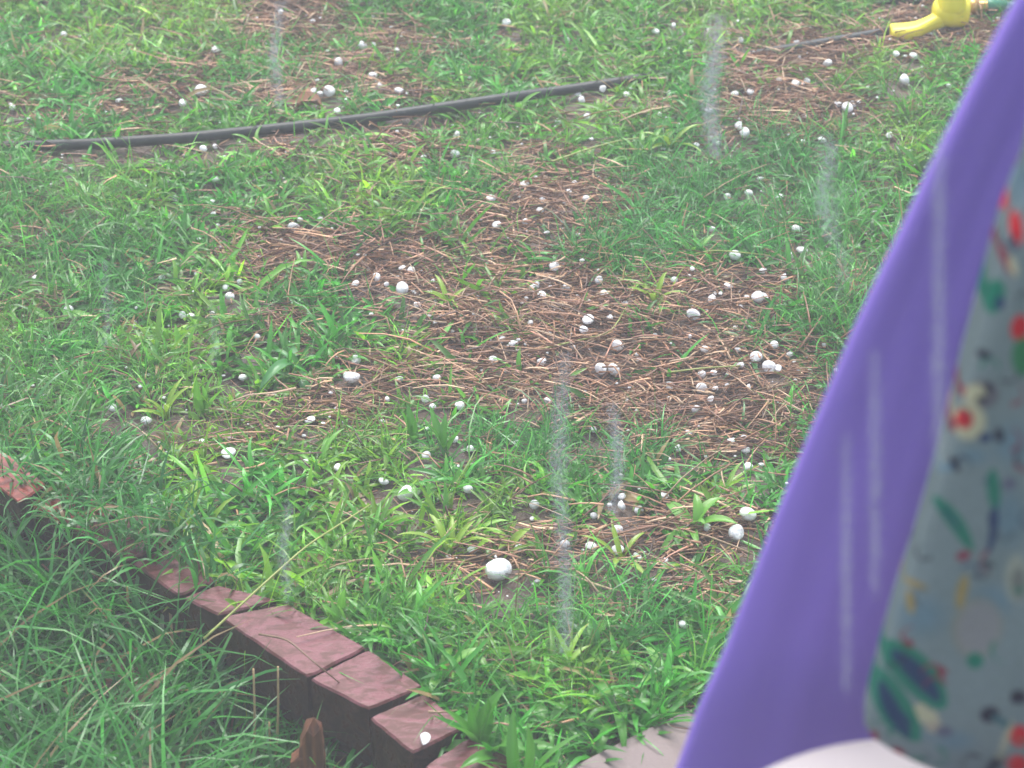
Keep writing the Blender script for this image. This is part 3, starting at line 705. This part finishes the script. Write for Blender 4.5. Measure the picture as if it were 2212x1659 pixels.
def ringtube(name, a, b, prof, mat, parent):
    pts = [f0+fd*(a+(b-a)*t)-S0 for t, _ in prof]; return tube(name, pts, [r for _, r in prof], mat, 16, parent)
br = ringtube('brass_connector', .0, .022, [(0,.014),(.2,.0165),(.8,.0165),(.82,.013),(1,.013)], M_brass, spr)
prof = []
for k in range(8): prof += [(k/8,.0115),(k/8+.04,.0135),(k/8+.085,.0115)]
th = ringtube('thread', .021, .040, prof, M_brass, br)
ringtube('green_coupling', .038, .085, [(0,.0125),(.06,.0150),(.4,.0150),(.5,.0125),(1,.0125)], M_grn, spr)
e0 = f0+fd*.083
tag(tube('garden_hose', smooth_path([e0, e0+fd*.1+np.array([0,0,-.015]), e0+fd*.35+np.array([0,.05,-.02]), e0+fd*.8+np.array([0,.2,-.02])], 30), .0095, M_grn, 14), 'green hose running off behind the purple panel', 'garden hose')

# ------------------------------------------------------------------ broad leaved weeds
def leaf_mesh(Lr=1.0, wd=.16, curve=.9, seed=0):
    n = 9; V = []; e = .9; p = np.zeros(3); col = []
    for k in range(n):
        t = k/(n-1); wk = wd*(math.sin(math.pi*min(1, t*.92+.08))**.75)*(1-.15*t)
        if k == n-1: wk = .002
        d = np.array([math.cos(e), 0, math.sin(e)]); u = np.array([-math.sin(e), 0, math.cos(e)])
        for j, s in enumerate((-1, -.5, 0, .5, 1)):
            V.append(p+np.array([0, s*wk, 0])+u*(abs(s)*wk*.35)); col.append(np.array([1,1,1])*(1.15 if j == 2 else 1))
        p = p+d*(Lr/(n-1)); e -= curve/(n-1)*(1+.4*t)
    return V, grid_quads(n, 5), col
leafmeshes = {}
def leaf_data(kind, c):
    key = (kind, c)
    if key not in leafmeshes:
        wd, cu = {'wide': (.13, 1.3), 'narrow': (.075, 1.1), 'arch': (.08, 2.2), 'upright': (.10, .5)}[kind]
        V, q, col = leaf_mesh(1, wd, cu); leafmeshes[key] = mesh_np('leaf', V, q, None, np.array(col)*np.array(c), M_leaf)
    return leafmeshes[key]
cg = (.085,.30,.03); cy = (.27,.44,.04); cb = (.085,.29,.08); cl = (.15,.40,.045)
WEEDS = [ # px, py(base), leaf kind, colour, leaves, length m, label
 (1500,1150,'wide',cl,7,.070,'leafy bright green weed beside the two big hailstones by the purple panel'),
 (905,1075,'wide',cl,6,.050,'broad leaved weed next to the big hailstone above the bricks'),
 (652,612,'narrow',cl,8,.060,'light green spiky tuft on the upper left straw arm'),
 (965,665,'narrow',cy,10,.058,'pale star shaped grass clump on the big straw patch left side'),
 (1410,655,'narrow',cy,8,.055,'yellow green clump at the top of the big straw patch'),
 (975,1195,'narrow',cy,7,.075,'yellowish grass tuft above the largest hailstone'),
 (1095,1190,'wide',cy,3,.045,'small yellow leaves right of the yellowish tuft'),
 (640,800,'arch',cb,5,.100,'blue green tuft with one long arching leaf, left of straw'),
 (897,960,'upright',cg,4,.070,'upright broad blades below the left end of the straw'),
 (965,985,'upright',cg,4,.066,'pair of tall broad blades in turf below the straw'),
 (1340,1215,'narrow',cy,5,.06,'yellow edged tuft on the lower straw streak'),
 (1290,1420,'upright',cb,3,.062,'bluish broad leaf standing in lower grass near the paving'),
 (1340,1450,'upright',cl,3,.058,'small light green upright leaf near the paving'),
 (1030,1620,'upright',cg,6,.105,'tall dark broad blades standing behind the brick end'),
 (1085,1640,'wide',cg,6,.090,'broad leaved clump between the bricks and the paving'),
 (960,1470,'wide',cl,7,.060,'light leafy clump just behind the third brick'),
 (1000,1420,'wide',cl,7,.055,'leafy light clump on the lawn above the brick row'),
 (1180,1480,'wide',cl,6,.055,'round leaved light weed left of the fine grass'),
 (1420,1480,'arch',cl,7,.080,'arching light green clump above the paving slab'),
 (1330,1560,'arch',cg,7,.090,'drooping clump overhanging the paving slab edge'),
 (1190,1590,'arch',cg,7,.085,'long leaved clump left of the paving slab'),
 (740,1360,'upright',cl,5,.055,'bright upright leaves behind the second brick'),
 (360,905,'narrow',cy,7,.065,'yellow green clump around the far left hailstones'),
 (440,900,'upright',cl,5,.07,'tall light blades left of the yellow turf'),
 (690,1010,'narrow',cl,7,.06,'loose light tuft in turf left of the leafy patch'),
 (1380,350,'narrow',cl,9,.075,'light green tuft under the long pale runner'),
 (1500,560,'narrow',cl,6,.06,'flat tuft at the root of a long runner'),
 (120,700,'wide',cl,4,.06,'pale broad leaf weed at the left side'),
 (520,395,'narrow',cg,7,.06,'dark spiky tuft in front of the hose left half'),
 (1450,320,'narrow',cy,7,.07,'yellow green tuft in front of the covered hose'),
 (905,1700,'arch',cg,6,.150,'tall arching blades bending over the third brick'),
 (620,1700,'arch',cb,5,.120,'arching blades before the brick face left of the stake'),
 (800,1740,'arch',cg,6,.140,'arching blades before the brick face right of the stake'),
 (450,1560,'arch',cb,6,.130,'arching tuft in the hollow left of the dry stalks'),
 (330,1350,'arch',cl,6,.110,'light arching tuft hanging over the half buried bricks'),
 (1120,1720,'upright',cg,6,.130,'tall broad blades at the bottom border between bricks and paving'),
 (560,1170,'arch',cl,6,.07,'arching light tuft growing by the hidden bricks'),
 (1120,255,'narrow',cl,7,.075,'tall light tuft crossing the middle of the hose'),
 (550,318,'narrow',cl,5,.055,'small tuft leaning over the left part of the hose'),
]
for px, py, kind, c, nl, L, lab in WEEDS:
    p = on_z(px, py, .0); z = float(gz(p[0], p[1])); p = on_z(px, py, z)
    e = bpy.data.objects.new('weed_plant', None); sc.collection.objects.link(e); e.location = p; tag(e, lab, 'weed', 'leafy weeds and tufts in the lawn')
    a0 = random.uniform(0, 6.3)
    for k in range(nl):
        cc = tuple(v for v in c); o = link('leaf', leaf_data(kind, cc), e)
        o.rotation_euler = (random.uniform(-.3,.3), random.uniform(-.55,.35)+(-.5 if kind == 'upright' else 0), a0+k*2.4+random.uniform(-.4,.4)); s = L*random.uniform(.65, 1.15); o.scale = (s, s*random.uniform(.8,1.15), s)
        o.location = (random.uniform(-.004,.004), random.uniform(-.004,.004), 0)

# ------------------------------------------------------------------ long runners and stalks, dead leaf
def runner(pts, r, mat, label, name='grass_runner', cat='grass stem'):
    P_ = smooth_path([on_z(x, y, z) for x, y, z in pts], 30); o = tube(name, P_, np.linspace(r, r*.6, 30), mat, 6); tag(o, label, cat); return o
M_run = plain('green_stem', (.26, .30, .07), .4, .25, 60, .1); M_tan = plain('tan_stem', (.45, .31, .16), .5, .3, 80, .2); M_brn = plain('brown_stem', (.16, .10, .06), .5, .3, 80, .2)
runner([(1190,350,.015),(1260,325,.022),(1330,305,.025),(1400,295,.02)], .0019, M_run, 'long pale green runner stretching over grass right of the hail')
runner([(1156,757,.01),(1230,740,.014),(1316,720,.014),(1335,695,.016),(1352,664,.02)], .0017, M_run, 'long yellow green stem bending over the middle of the straw')
runner([(1486,552,.02),(1540,540,.03),(1600,545,.03),(1690,555,.01)], .0014, M_run, 'thin green runner lying level in the fine grass')
runner([(1440,805,.01),(1520,795,.012),(1600,790,.01)], .0016, M_run, 'straight yellow stem on the right part of the straw')
runner([(440,1380,.05),(560,1270,.08),(660,1180,.09),(800,1090,.05)], .0016, M_run, 'long seeded grass stalk leaning over the hidden bricks')
runner([(560,1370,.05),(620,1380,.07),(690,1440,.06),(740,1480,.02)], .0014, M_brn, 'thin brown twig hanging across the first brick')
for k, (x, y0, y1) in enumerate([(545,1700,1445), (592,1690,1440), (575,1700,1560), (430,1660,1530)]):
    b0 = on_z(x, y0, BED); t0 = on_y(x+random.uniform(-6,16), y1, b0[1]+.01)
    o = tube('dry_stalk', smooth_path([b0, b0*.5+t0*.5+np.array([.003,0,0]), t0], 12), np.linspace(.0022, .0012, 12), M_tan, 6)
    tag(o, ['tall dry tan stalk standing against the first brick face','second dry tan stalk just right of the tallest one','short dry stalk between the two tall dry stalks','thin dry stalk left of the others in the dark hollow'][k], 'dry stalk', 'dry stalks before the bricks')
# stake
b0 = on_z(668, 1790, BED); topz = on_y(683, 1572, b0[1])[2]; hgt = topz-BED
V = []; prof = [(0,1.05),(.3,1),(.55,.97),(.70,.9),(.76,.72),(.84,.66),(.90,.45),(.94,.42),(1,.2)]
for t, kx in prof:
    for j, (sx, sy) in enumerate([(-1,-.35),(-.3,-.5),(.4,-.45),(1,-.3),(1,.35),(.2,.5),(-1,.4)]):
        V.append(np.array([sx*.0215*(kx*(1-.35*(t>.7)) if sx < 0 else .6+.4*kx)+.007*t*t, sy*.022, t*hgt+(.006*math.sin(j*2.3) if t > .8 else 0)]))
m = len(prof); q = grid_quads(m, 7, True); V.append(np.array([.014,0,hgt+.016])); tt = [((m-1)*7+k, (m-1)*7+(k+1) % 7, m*7) for k in range(7)]
o = link('wooden_stake', mesh_np('wooden_stake', V, q, tt, mat=M_wood, smooth=False)); o.location = b0; tag(o, 'split orange brown wooden stake in the hollow before the bricks', 'stake')
# curled dead leaf behind hose
p = on_z(655, 245, 0); z = float(gz(p[0], p[1])); V = []
for i in range(9):
    for j in range(7):
        u = i/8-.5; v = j/6-.5; wdt = math.cos(u*math.pi)**.7*(1+.12*math.sin(i*3.1))
        V.append(np.array([u*.075, v*.05*wdt, .004+.018*abs(v)*2*wdt+.008*math.sin(u*7)+.004*math.sin(i*2+j*3)]))
o = link('dead_leaf', mesh_np('dead_leaf', V, grid_quads(9, 7), mat=M_deadleaf)); o.location = (p[0], p[1], z+.004); sm = o.modifiers.new('t', 'SOLIDIFY'); sm.thickness = .0006
tag(o, 'curled reddish brown dead leaf just behind the black hose', 'leaf')

# ------------------------------------------------------------------ purple panel, white stool, floral cushion in the near right
YP = 1.10
PL = [(1180,2400),(1320,2000),(1451,1659),(1501,1520),(1556,1400),(1611,1255),(1671,1100),(1741,930),(1783,830),(1831,715),(1896,575),(1956,450),(2001,350),(2046,260),(2101,150),(2181,0),(2290,-200),(2420,-430)]
PR = [(1640,2400),(1780,1950),(1850,1700),(1876,1560),(1901,1440),(1931,1330),(1966,1220),(2006,1090),(2046,955),(2080,830),(2106,730),(2131,640),(2156,545),(2186,460),(2212,395),(2290,220),(2400,0),(2480,-150)]
def panel():
    lx = np.array([p[0] for p in PL], float)+9; ly = np.array([p[1] for p in PL], float); o1 = np.argsort(ly)
    rx = np.array([p[0] for p in PR], float)+70; ry = np.array([p[1] for p in PR], float); o2 = np.argsort(ry)
    rows = np.linspace(2380, -380, 90); n = 44; V = []
    for r_ in rows:
        a = np.interp(r_, ly[o1], lx[o1]); b = np.interp(r_, ry[o2], rx[o2])
        for side in (0, 1):
            js = range(n) if side == 0 else range(n-1, -1, -1)
            for j in js:
                s = j/(n-1); x = a+(b-a)*s
                bow = max(0, 1-abs(2*s-1)**5)**.5
                fold = .25*(.0035*math.sin(s*9+r_*.0012+.6)+.0018*math.sin(s*23-r_*.0022)+.002*math.sin(s*5+r_*.004))*bow
                yy = YP-.011*bow-fold if side == 0 else YP+.011*bow+.0005
                V.append(on_y(x, r_, yy))
    m = 2*n; q = grid_quads(len(rows), m, True); caps = [tuple(range(m))[::-1], tuple((len(rows)-1)*m+k for k in range(m))]
    V += [np.mean(V[:m], 0), np.mean(V[-m:], 0)]; k0 = len(V)-2
    t = [(k0, (k+1) % m, k) for k in range(m)]+[(k0+1, (len(rows)-1)*m+k, (len(rows)-1)*m+(k+1) % m) for k in range(m)]
    mt = plain('purple_fabric', (.27, .175, .64), .6, .06, 5, .05, 900, **{'Specular IOR Level': .3})
    return link('purple_panel', mesh_np('purple_panel', V, q, t, mat=mt))
tag(panel(), 'smooth purple fabric panel slanting up the right side, out of focus', 'fabric panel')

SEATZ = .82; scx, scy, SR = .242, .857, .160
stool = bpy.data.objects.new('white_stool', None); sc.collection.objects.link(stool); stool.location = (scx, scy, 0)
tag(stool, 'white round stool seat at the bottom right holding the floral cushion', 'stool')
V = []; prof = [(0,0),(.6,.001),(.85,0),(.94,-.003),(.985,-.009),(1,-.018),(.985,-.028),(.9,-.034),(0,-.034)]; n = 64
for r_, z in prof:
    for k in range(n): a = 2*math.pi*k/n; V.append((SR*max(r_, .001)*math.cos(a), SR*max(r_, .001)*math.sin(a), SEATZ+z))
link('seat', mesh_np('seat', V, grid_quads(len(prof), n, True), mat=M_white), stool)
for k in range(4):
    a = math.pi/4+k*math.pi/2; tube('leg', [(.10*math.cos(a), .10*math.sin(a), SEATZ-.03), (.15*math.cos(a), .15*math.sin(a), -.09)], .011, M_metal, 10, stool)
ring = [(.122*math.cos(t), .122*math.sin(t), .30) for t in np.linspace(0, 2*math.pi, 40)]
tube('foot_ring', ring, .007, M_metal, 8, stool)

def lin(c): return np.array([((v/255+.055)/1.055)**2.4 if v > 10 else v/255/12.92 for v in c])
def cushion():
    left = [(2330,-60),(2262,150),(2225,330),(2212,390),(2186,450),(2156,530),(2131,625),(2106,715),(2080,810),(2046,945),(2006,1080),(1966,1210),(1931,1310),(1901,1415),(1880,1490),(1868,1535),(1868,1565),(1886,1594),(1931,1624),(1986,1650),(2060,1680),(2160,1705)]
    ly = np.array([p[1] for p in left], float); lx = np.array([p[0] for p in left], float)
    Ys = np.linspace(-40, 1704, 300); n = 190; XR = 3050
    base = np.array([.135, .175, .19]); V = []; C = []
    X = np.zeros((len(Ys), n)); YY = np.zeros_like(X); S = np.zeros_like(X)
    for i, yy in enumerate(Ys):
        a = np.interp(yy, ly, lx); s = np.linspace(0, 1, n)**1.55; X[i] = a+(XR-a)*s; YY[i] = yy; S[i] = s
    col = np.tile(base, (len(Ys), n, 1))
    def put(mask, c, a=1.0):
        m = (np.clip(mask, 0, 1)*a)[..., None]; return col*(1-m)+np.array(c)*m
    def ell(cx, cy, rx, ry, ang=0, soft=.25):
        t = R(ang); dx, dy = X-cx, YY-cy; u = (dx*math.cos(t)+dy*math.sin(t))/rx; v = (-dx*math.sin(t)+dy*math.cos(t))/ry
        return np.clip((1-np.sqrt(u*u+v*v))/soft, 0, 1)
    def leafm(x0, y0, x1, y1, wd, bowk=0):
        dx, dy = x1-x0, y1-y0; L = math.hypot(dx, dy); u = ((X-x0)*dx+(YY-y0)*dy)/L/L; v = (-(X-x0)*dy+(YY-y0)*dx)/L
        v = v-bowk*np.sin(np.clip(u, 0, 1)*math.pi); hw = wd*np.sqrt(np.clip(np.sin(np.clip(u, 0, 1)*math.pi), 0, 1))
        return np.clip((hw-abs(v))/3+.3, 0, 1)*((u > 0) & (u < 1))
    red = (.42,.010,.02); dred = (.17,.015,.04); teal = (.004,.125,.085); navy = (.010,.028,.09); dark = (.012,.011,.03); cream = (.33,.32,.22); blue = (.085,.155,.21); ochre = (.22,.17,.07); pale = (.175,.18,.20)
    for e in [(1990,1330,70,60),(2100,985,50,25),(2190,960,60,60),(2180,1120,50,80),(2140,1300,60,50),(2060,1600,60,30),(2000,1480,45,30),(2200,400,60,60)]: col = put(ell(*e, 0, .7), blue, .7)
    col = put(ell(2111,1355,60,75,15,.3), ochre, .45); col = put(ell(2113,1357,54,69,15,.3), pale, .9)
    col = put(ell(2196,1250,30,60,0,.3), cream, .4); col = put(ell(2200,1260,18,40,0,.3), dark, .5)
    for e, c in [((2195,492,13,36,-8),red),((2172,560,9,36,-25),dred),((2188,575,8,22,-20),cream),((2148,640,22,36,10),teal),((2160,655,10,14,0),navy),((2203,708,18,27,10),red),((2212,770,24,40,0),(.02,.14,.06)),((2125,765,17,9,25),dark),
        ((2122,852,34,30,0),(.10,.10,.12)),((2105,850,22,20,0),cream),((2120,862,10,8,0),dark),((2136,838,7,12,0),dark),((2078,842,7,12,0),dred),((2092,910,34,38,0),cream),((2083,905,17,20,-15),red),((2058,918,7,14,0),dred),((2128,945,14,10,0),navy),
        ((2158,940,9,17,-15),dark),((2062,1003,9,18,-30),dark),((2180,1045,16,14,0),(.09,.10,.15)),((2136,1040,8,10,0),navy),
        ((2081,1200,15,9,-15),dred),((2144,1120,9,18,0),navy),((2040,1010,20,8,0),blue),((1978,1262,28,7,25),ochre),((1966,1300,8,26,-10),ochre),((2078,1278,11,36,12),ochre),((1961,1397,11,15,20),dred),((2106,1427,17,16,0),teal),((2026,1452,19,10,-8),dred),((2020,1482,16,7,0),(.11,.05,.09)),
        ((2200,1506,17,15,0),dark),((2138,1544,20,16,-10),dark),((2165,1560,26,8,30),(.04,.10,.12)),((2203,1590,20,22,0),red),((2200,1652,22,20,0),red),((2150,1650,26,12,-50),dark),((2172,1600,5,46,20),cream),((1888,1594,9,16,0),dred),((1940,1625,14,9,20),dred),
        ((2003,1548,24,16,20),cream),((1985,1532,16,11,-20),cream),((2018,1570,17,12,0),(.28,.25,.2)),((2040,1580,18,12,0),(.08,.09,.14)),((2010,1500,14,12,0),pale),((1990,1590,28,10,0),(.12,.17,.2))]:
        cx, cy, rx, ry, an = e; col = put(ell(cx, cy, rx*1.2, ry*1.15, an, .18), c, 1)
    for (a, c) in [((2143,1010,2150,1105,15,0),teal),((2151,1090,2134,1200,10,-4),navy),((2014,1070,2102,1190,17,-6),teal),((2030,1092,2075,1150,4,-4),navy),
        ((1905,1385,2042,1530,40,-6),teal),((1925,1405,2030,1515,20,-6),navy),((1884,1440,1985,1600,36,6),teal),((1900,1470,1965,1590,17,6),navy)]: col = put(leafm(*a), c, .95)
    # fine dark scrolls and small sprigs of the print
    rr = random.Random(11)
    for k in range(60):
        yy0 = rr.uniform(420, 1640); x0 = np.interp(yy0, ly, lx)+rr.uniform(12, 260); a0 = rr.uniform(0, 6.3); c = rr.choice([dark, dark, navy, dred, (.05,.07,.09), teal])
        if x0 > 2240: continue
        for m_ in range(9):
            col = put(ell(x0, yy0, 5.5-.3*m_, 5.5-.3*m_, 0, .3), c, .8); x0 += 7*math.cos(a0); yy0 += 7*math.sin(a0); a0 += .38 if k % 2 else -.3
    # beyond the frame the same kind of print goes on
    rr = random.Random(3)
    for k in range(46):
        cx, cy = rr.uniform(2240, 3020), rr.uniform(0, 1690); c = rr.choice([red, teal, navy, cream, dark, dred, teal])
        if rr.random() < .45: a = rr.uniform(0, 6.3); col = put(leafm(cx, cy, cx+110*math.cos(a), cy+110*math.sin(a), 17, 6), c, .95)
        else: col = put(ell(cx, cy, rr.uniform(9,26), rr.uniform(9,26), 0, .35), c, .95)
    tv = (Ys-Ys[0])/(Ys[-1]-Ys[0])
    YC = .965; Fv = []; Bv = []
    for i, yy in enumerate(Ys):
        for j in range(n):
            s = S[i, j]; hx = max(0, 1-(2*s-1)**2)**.5; hy = max(0, 1-(2*tv[i]-1)**6)**.5; puff = .048*min(hx, 1)*hy
            wr = .0015*math.sin(s*30+i*.05)*hx*hy
            Fv.append(on_y(X[i, j], yy, YC-puff-wr-.004*math.sin(s*14+i*.012)*hx*hy)); 
            q_ = Fv[-1]
            Bv.append(np.array([q_[0], 2*YC-q_[1], q_[2]]))
    V = Fv+Bv; N1 = len(Fv); q = grid_quads(len(Ys), n); qb = [tuple(N1+k for k in f[::-1]) for f in q]
    per = [j for j in range(n)]+[i*n+n-1 for i in range(1, len(Ys))]+[(len(Ys)-1)*n+j for j in range(n-2, -1, -1)]+[i*n for i in range(len(Ys)-2, 0, -1)]
    qs = [(per[k], per[(k+1) % len(per)], N1+per[(k+1) % len(per)], N1+per[k]) for k in range(len(per))]
    Cc = np.concatenate([col.reshape(-1, 3)]*2)
    mt = leafy('floral_fabric', .9, 0, .1, 0)
    return link('floral_cushion', mesh_np('floral_cushion', V, q+qb+qs, None, Cc, mt))
tag(cushion(), 'grey blue cushion printed with red flowers and teal leaves at the right edge', 'cushion')

# ------------------------------------------------------------------ strings of drops falling from the eaves
STREAM = [(1215,760,1410,1.75,7500,.0125,'longest string of falling drops, left of centre of the lawn'),(1330,870,1110,1.9,2900,.010,'short string of falling drops right of the longest one'),(1540,30,340,1.9,4400,.012,'string of falling drops above the upper straw patch'),
 (598,0,235,1.9,1700,.008,'string of falling drops crossing behind the hose'),(617,1080,1300,1.8,1700,.008,'string of falling drops above the brick edging'),(1608,960,1110,1.9,120,.003,'short string of falling drops beside the purple panel'),(1785,290,520,1.7,1800,.011,'faint string of falling drops in the fine grass'),
 (230,560,760,1.8,650,.008,'faint string of falling drops near the left side'),
 (1812,400,640,1.7,700,.010,'faint string of falling drops above the right straw patch'),(1222,1250,1420,1.7,500,.010,'faint string of falling drops over the leafy lower grass'),(462,640,790,1.8,450,.008,'faint string of falling drops left of the straw'),
 (2028,280,1010,.84,2100,.0036,'long string of drops falling before the purple panel'),(1890,760,1290,.84,1400,.0034,'middle string of drops falling before the purple panel'),(1828,930,1500,.84,1500,.0030,'leftmost string of drops falling before the purple panel')]
drop = ico(1, 21, 1.0); drop.materials.clear()
dv = np.array([v.co for v in drop.vertices]); df = np.array([p.vertices[:] for p in drop.polygons])
for x, y0, y1, Y, n, wd_, lab in STREAM:
    p0 = on_y(x, y0, Y); p1 = on_y(x, y1, Y)
    t = rng.beta(1.3, 1.3, n); c = p0+(p1-p0)*t[:, None]
    c[:, 0] += rng.normal(0, wd_*.4, n)+(wd_*.3*np.sin(t*7+x) if Y > 1 else 0); c[:, 1] += rng.normal(0, .004, n)
    r_ = rng.uniform(.00005, .00016, n)*Y**.5; st = rng.uniform(2, 8, n)
    V = dv[None]*np.stack([r_, r_, r_*st], 1)[:, None]+c[:, None]; T = df[None]+np.arange(n)[:, None, None]*len(dv)
    o = link('falling_drops', mesh_np('falling_drops', V.reshape(-1, 3), None, T.reshape(-1, 3), mat=M_splash)); tag(o, lab, 'water drops', 'strings of water drops falling from above')
# ------------------------------------------------------------------ haze volume, added to lift the dark tones
def haze():
    import bmesh
    bm = bmesh.new(); bmesh.ops.create_cube(bm, size=1.0)
    for v in bm.verts: v.co = Vector((v.co.x*140, v.co.y*140, -1.3 if v.co.z < 0 else 2.6))
    me = bpy.data.meshes.new('haze'); bm.to_mesh(me); bm.free()
    m = bpy.data.materials.new('haze'); m.use_nodes = True; t = m.node_tree; t.nodes.clear()
    pv = t.nodes.new('ShaderNodeVolumePrincipled'); pv.inputs['Density'].default_value = HAZE; pv.inputs['Color'].default_value = (.93,.95,1,1)
    ou = t.nodes.new('ShaderNodeOutputMaterial'); t.links.new(pv.outputs[0], ou.inputs['Volume']); me.materials.append(m)
    o = link('haze', me); tag(o, kind='stuff', label='pale haze added in the air to lift the dark tones', cat='haze')
HAZE = .026
haze()
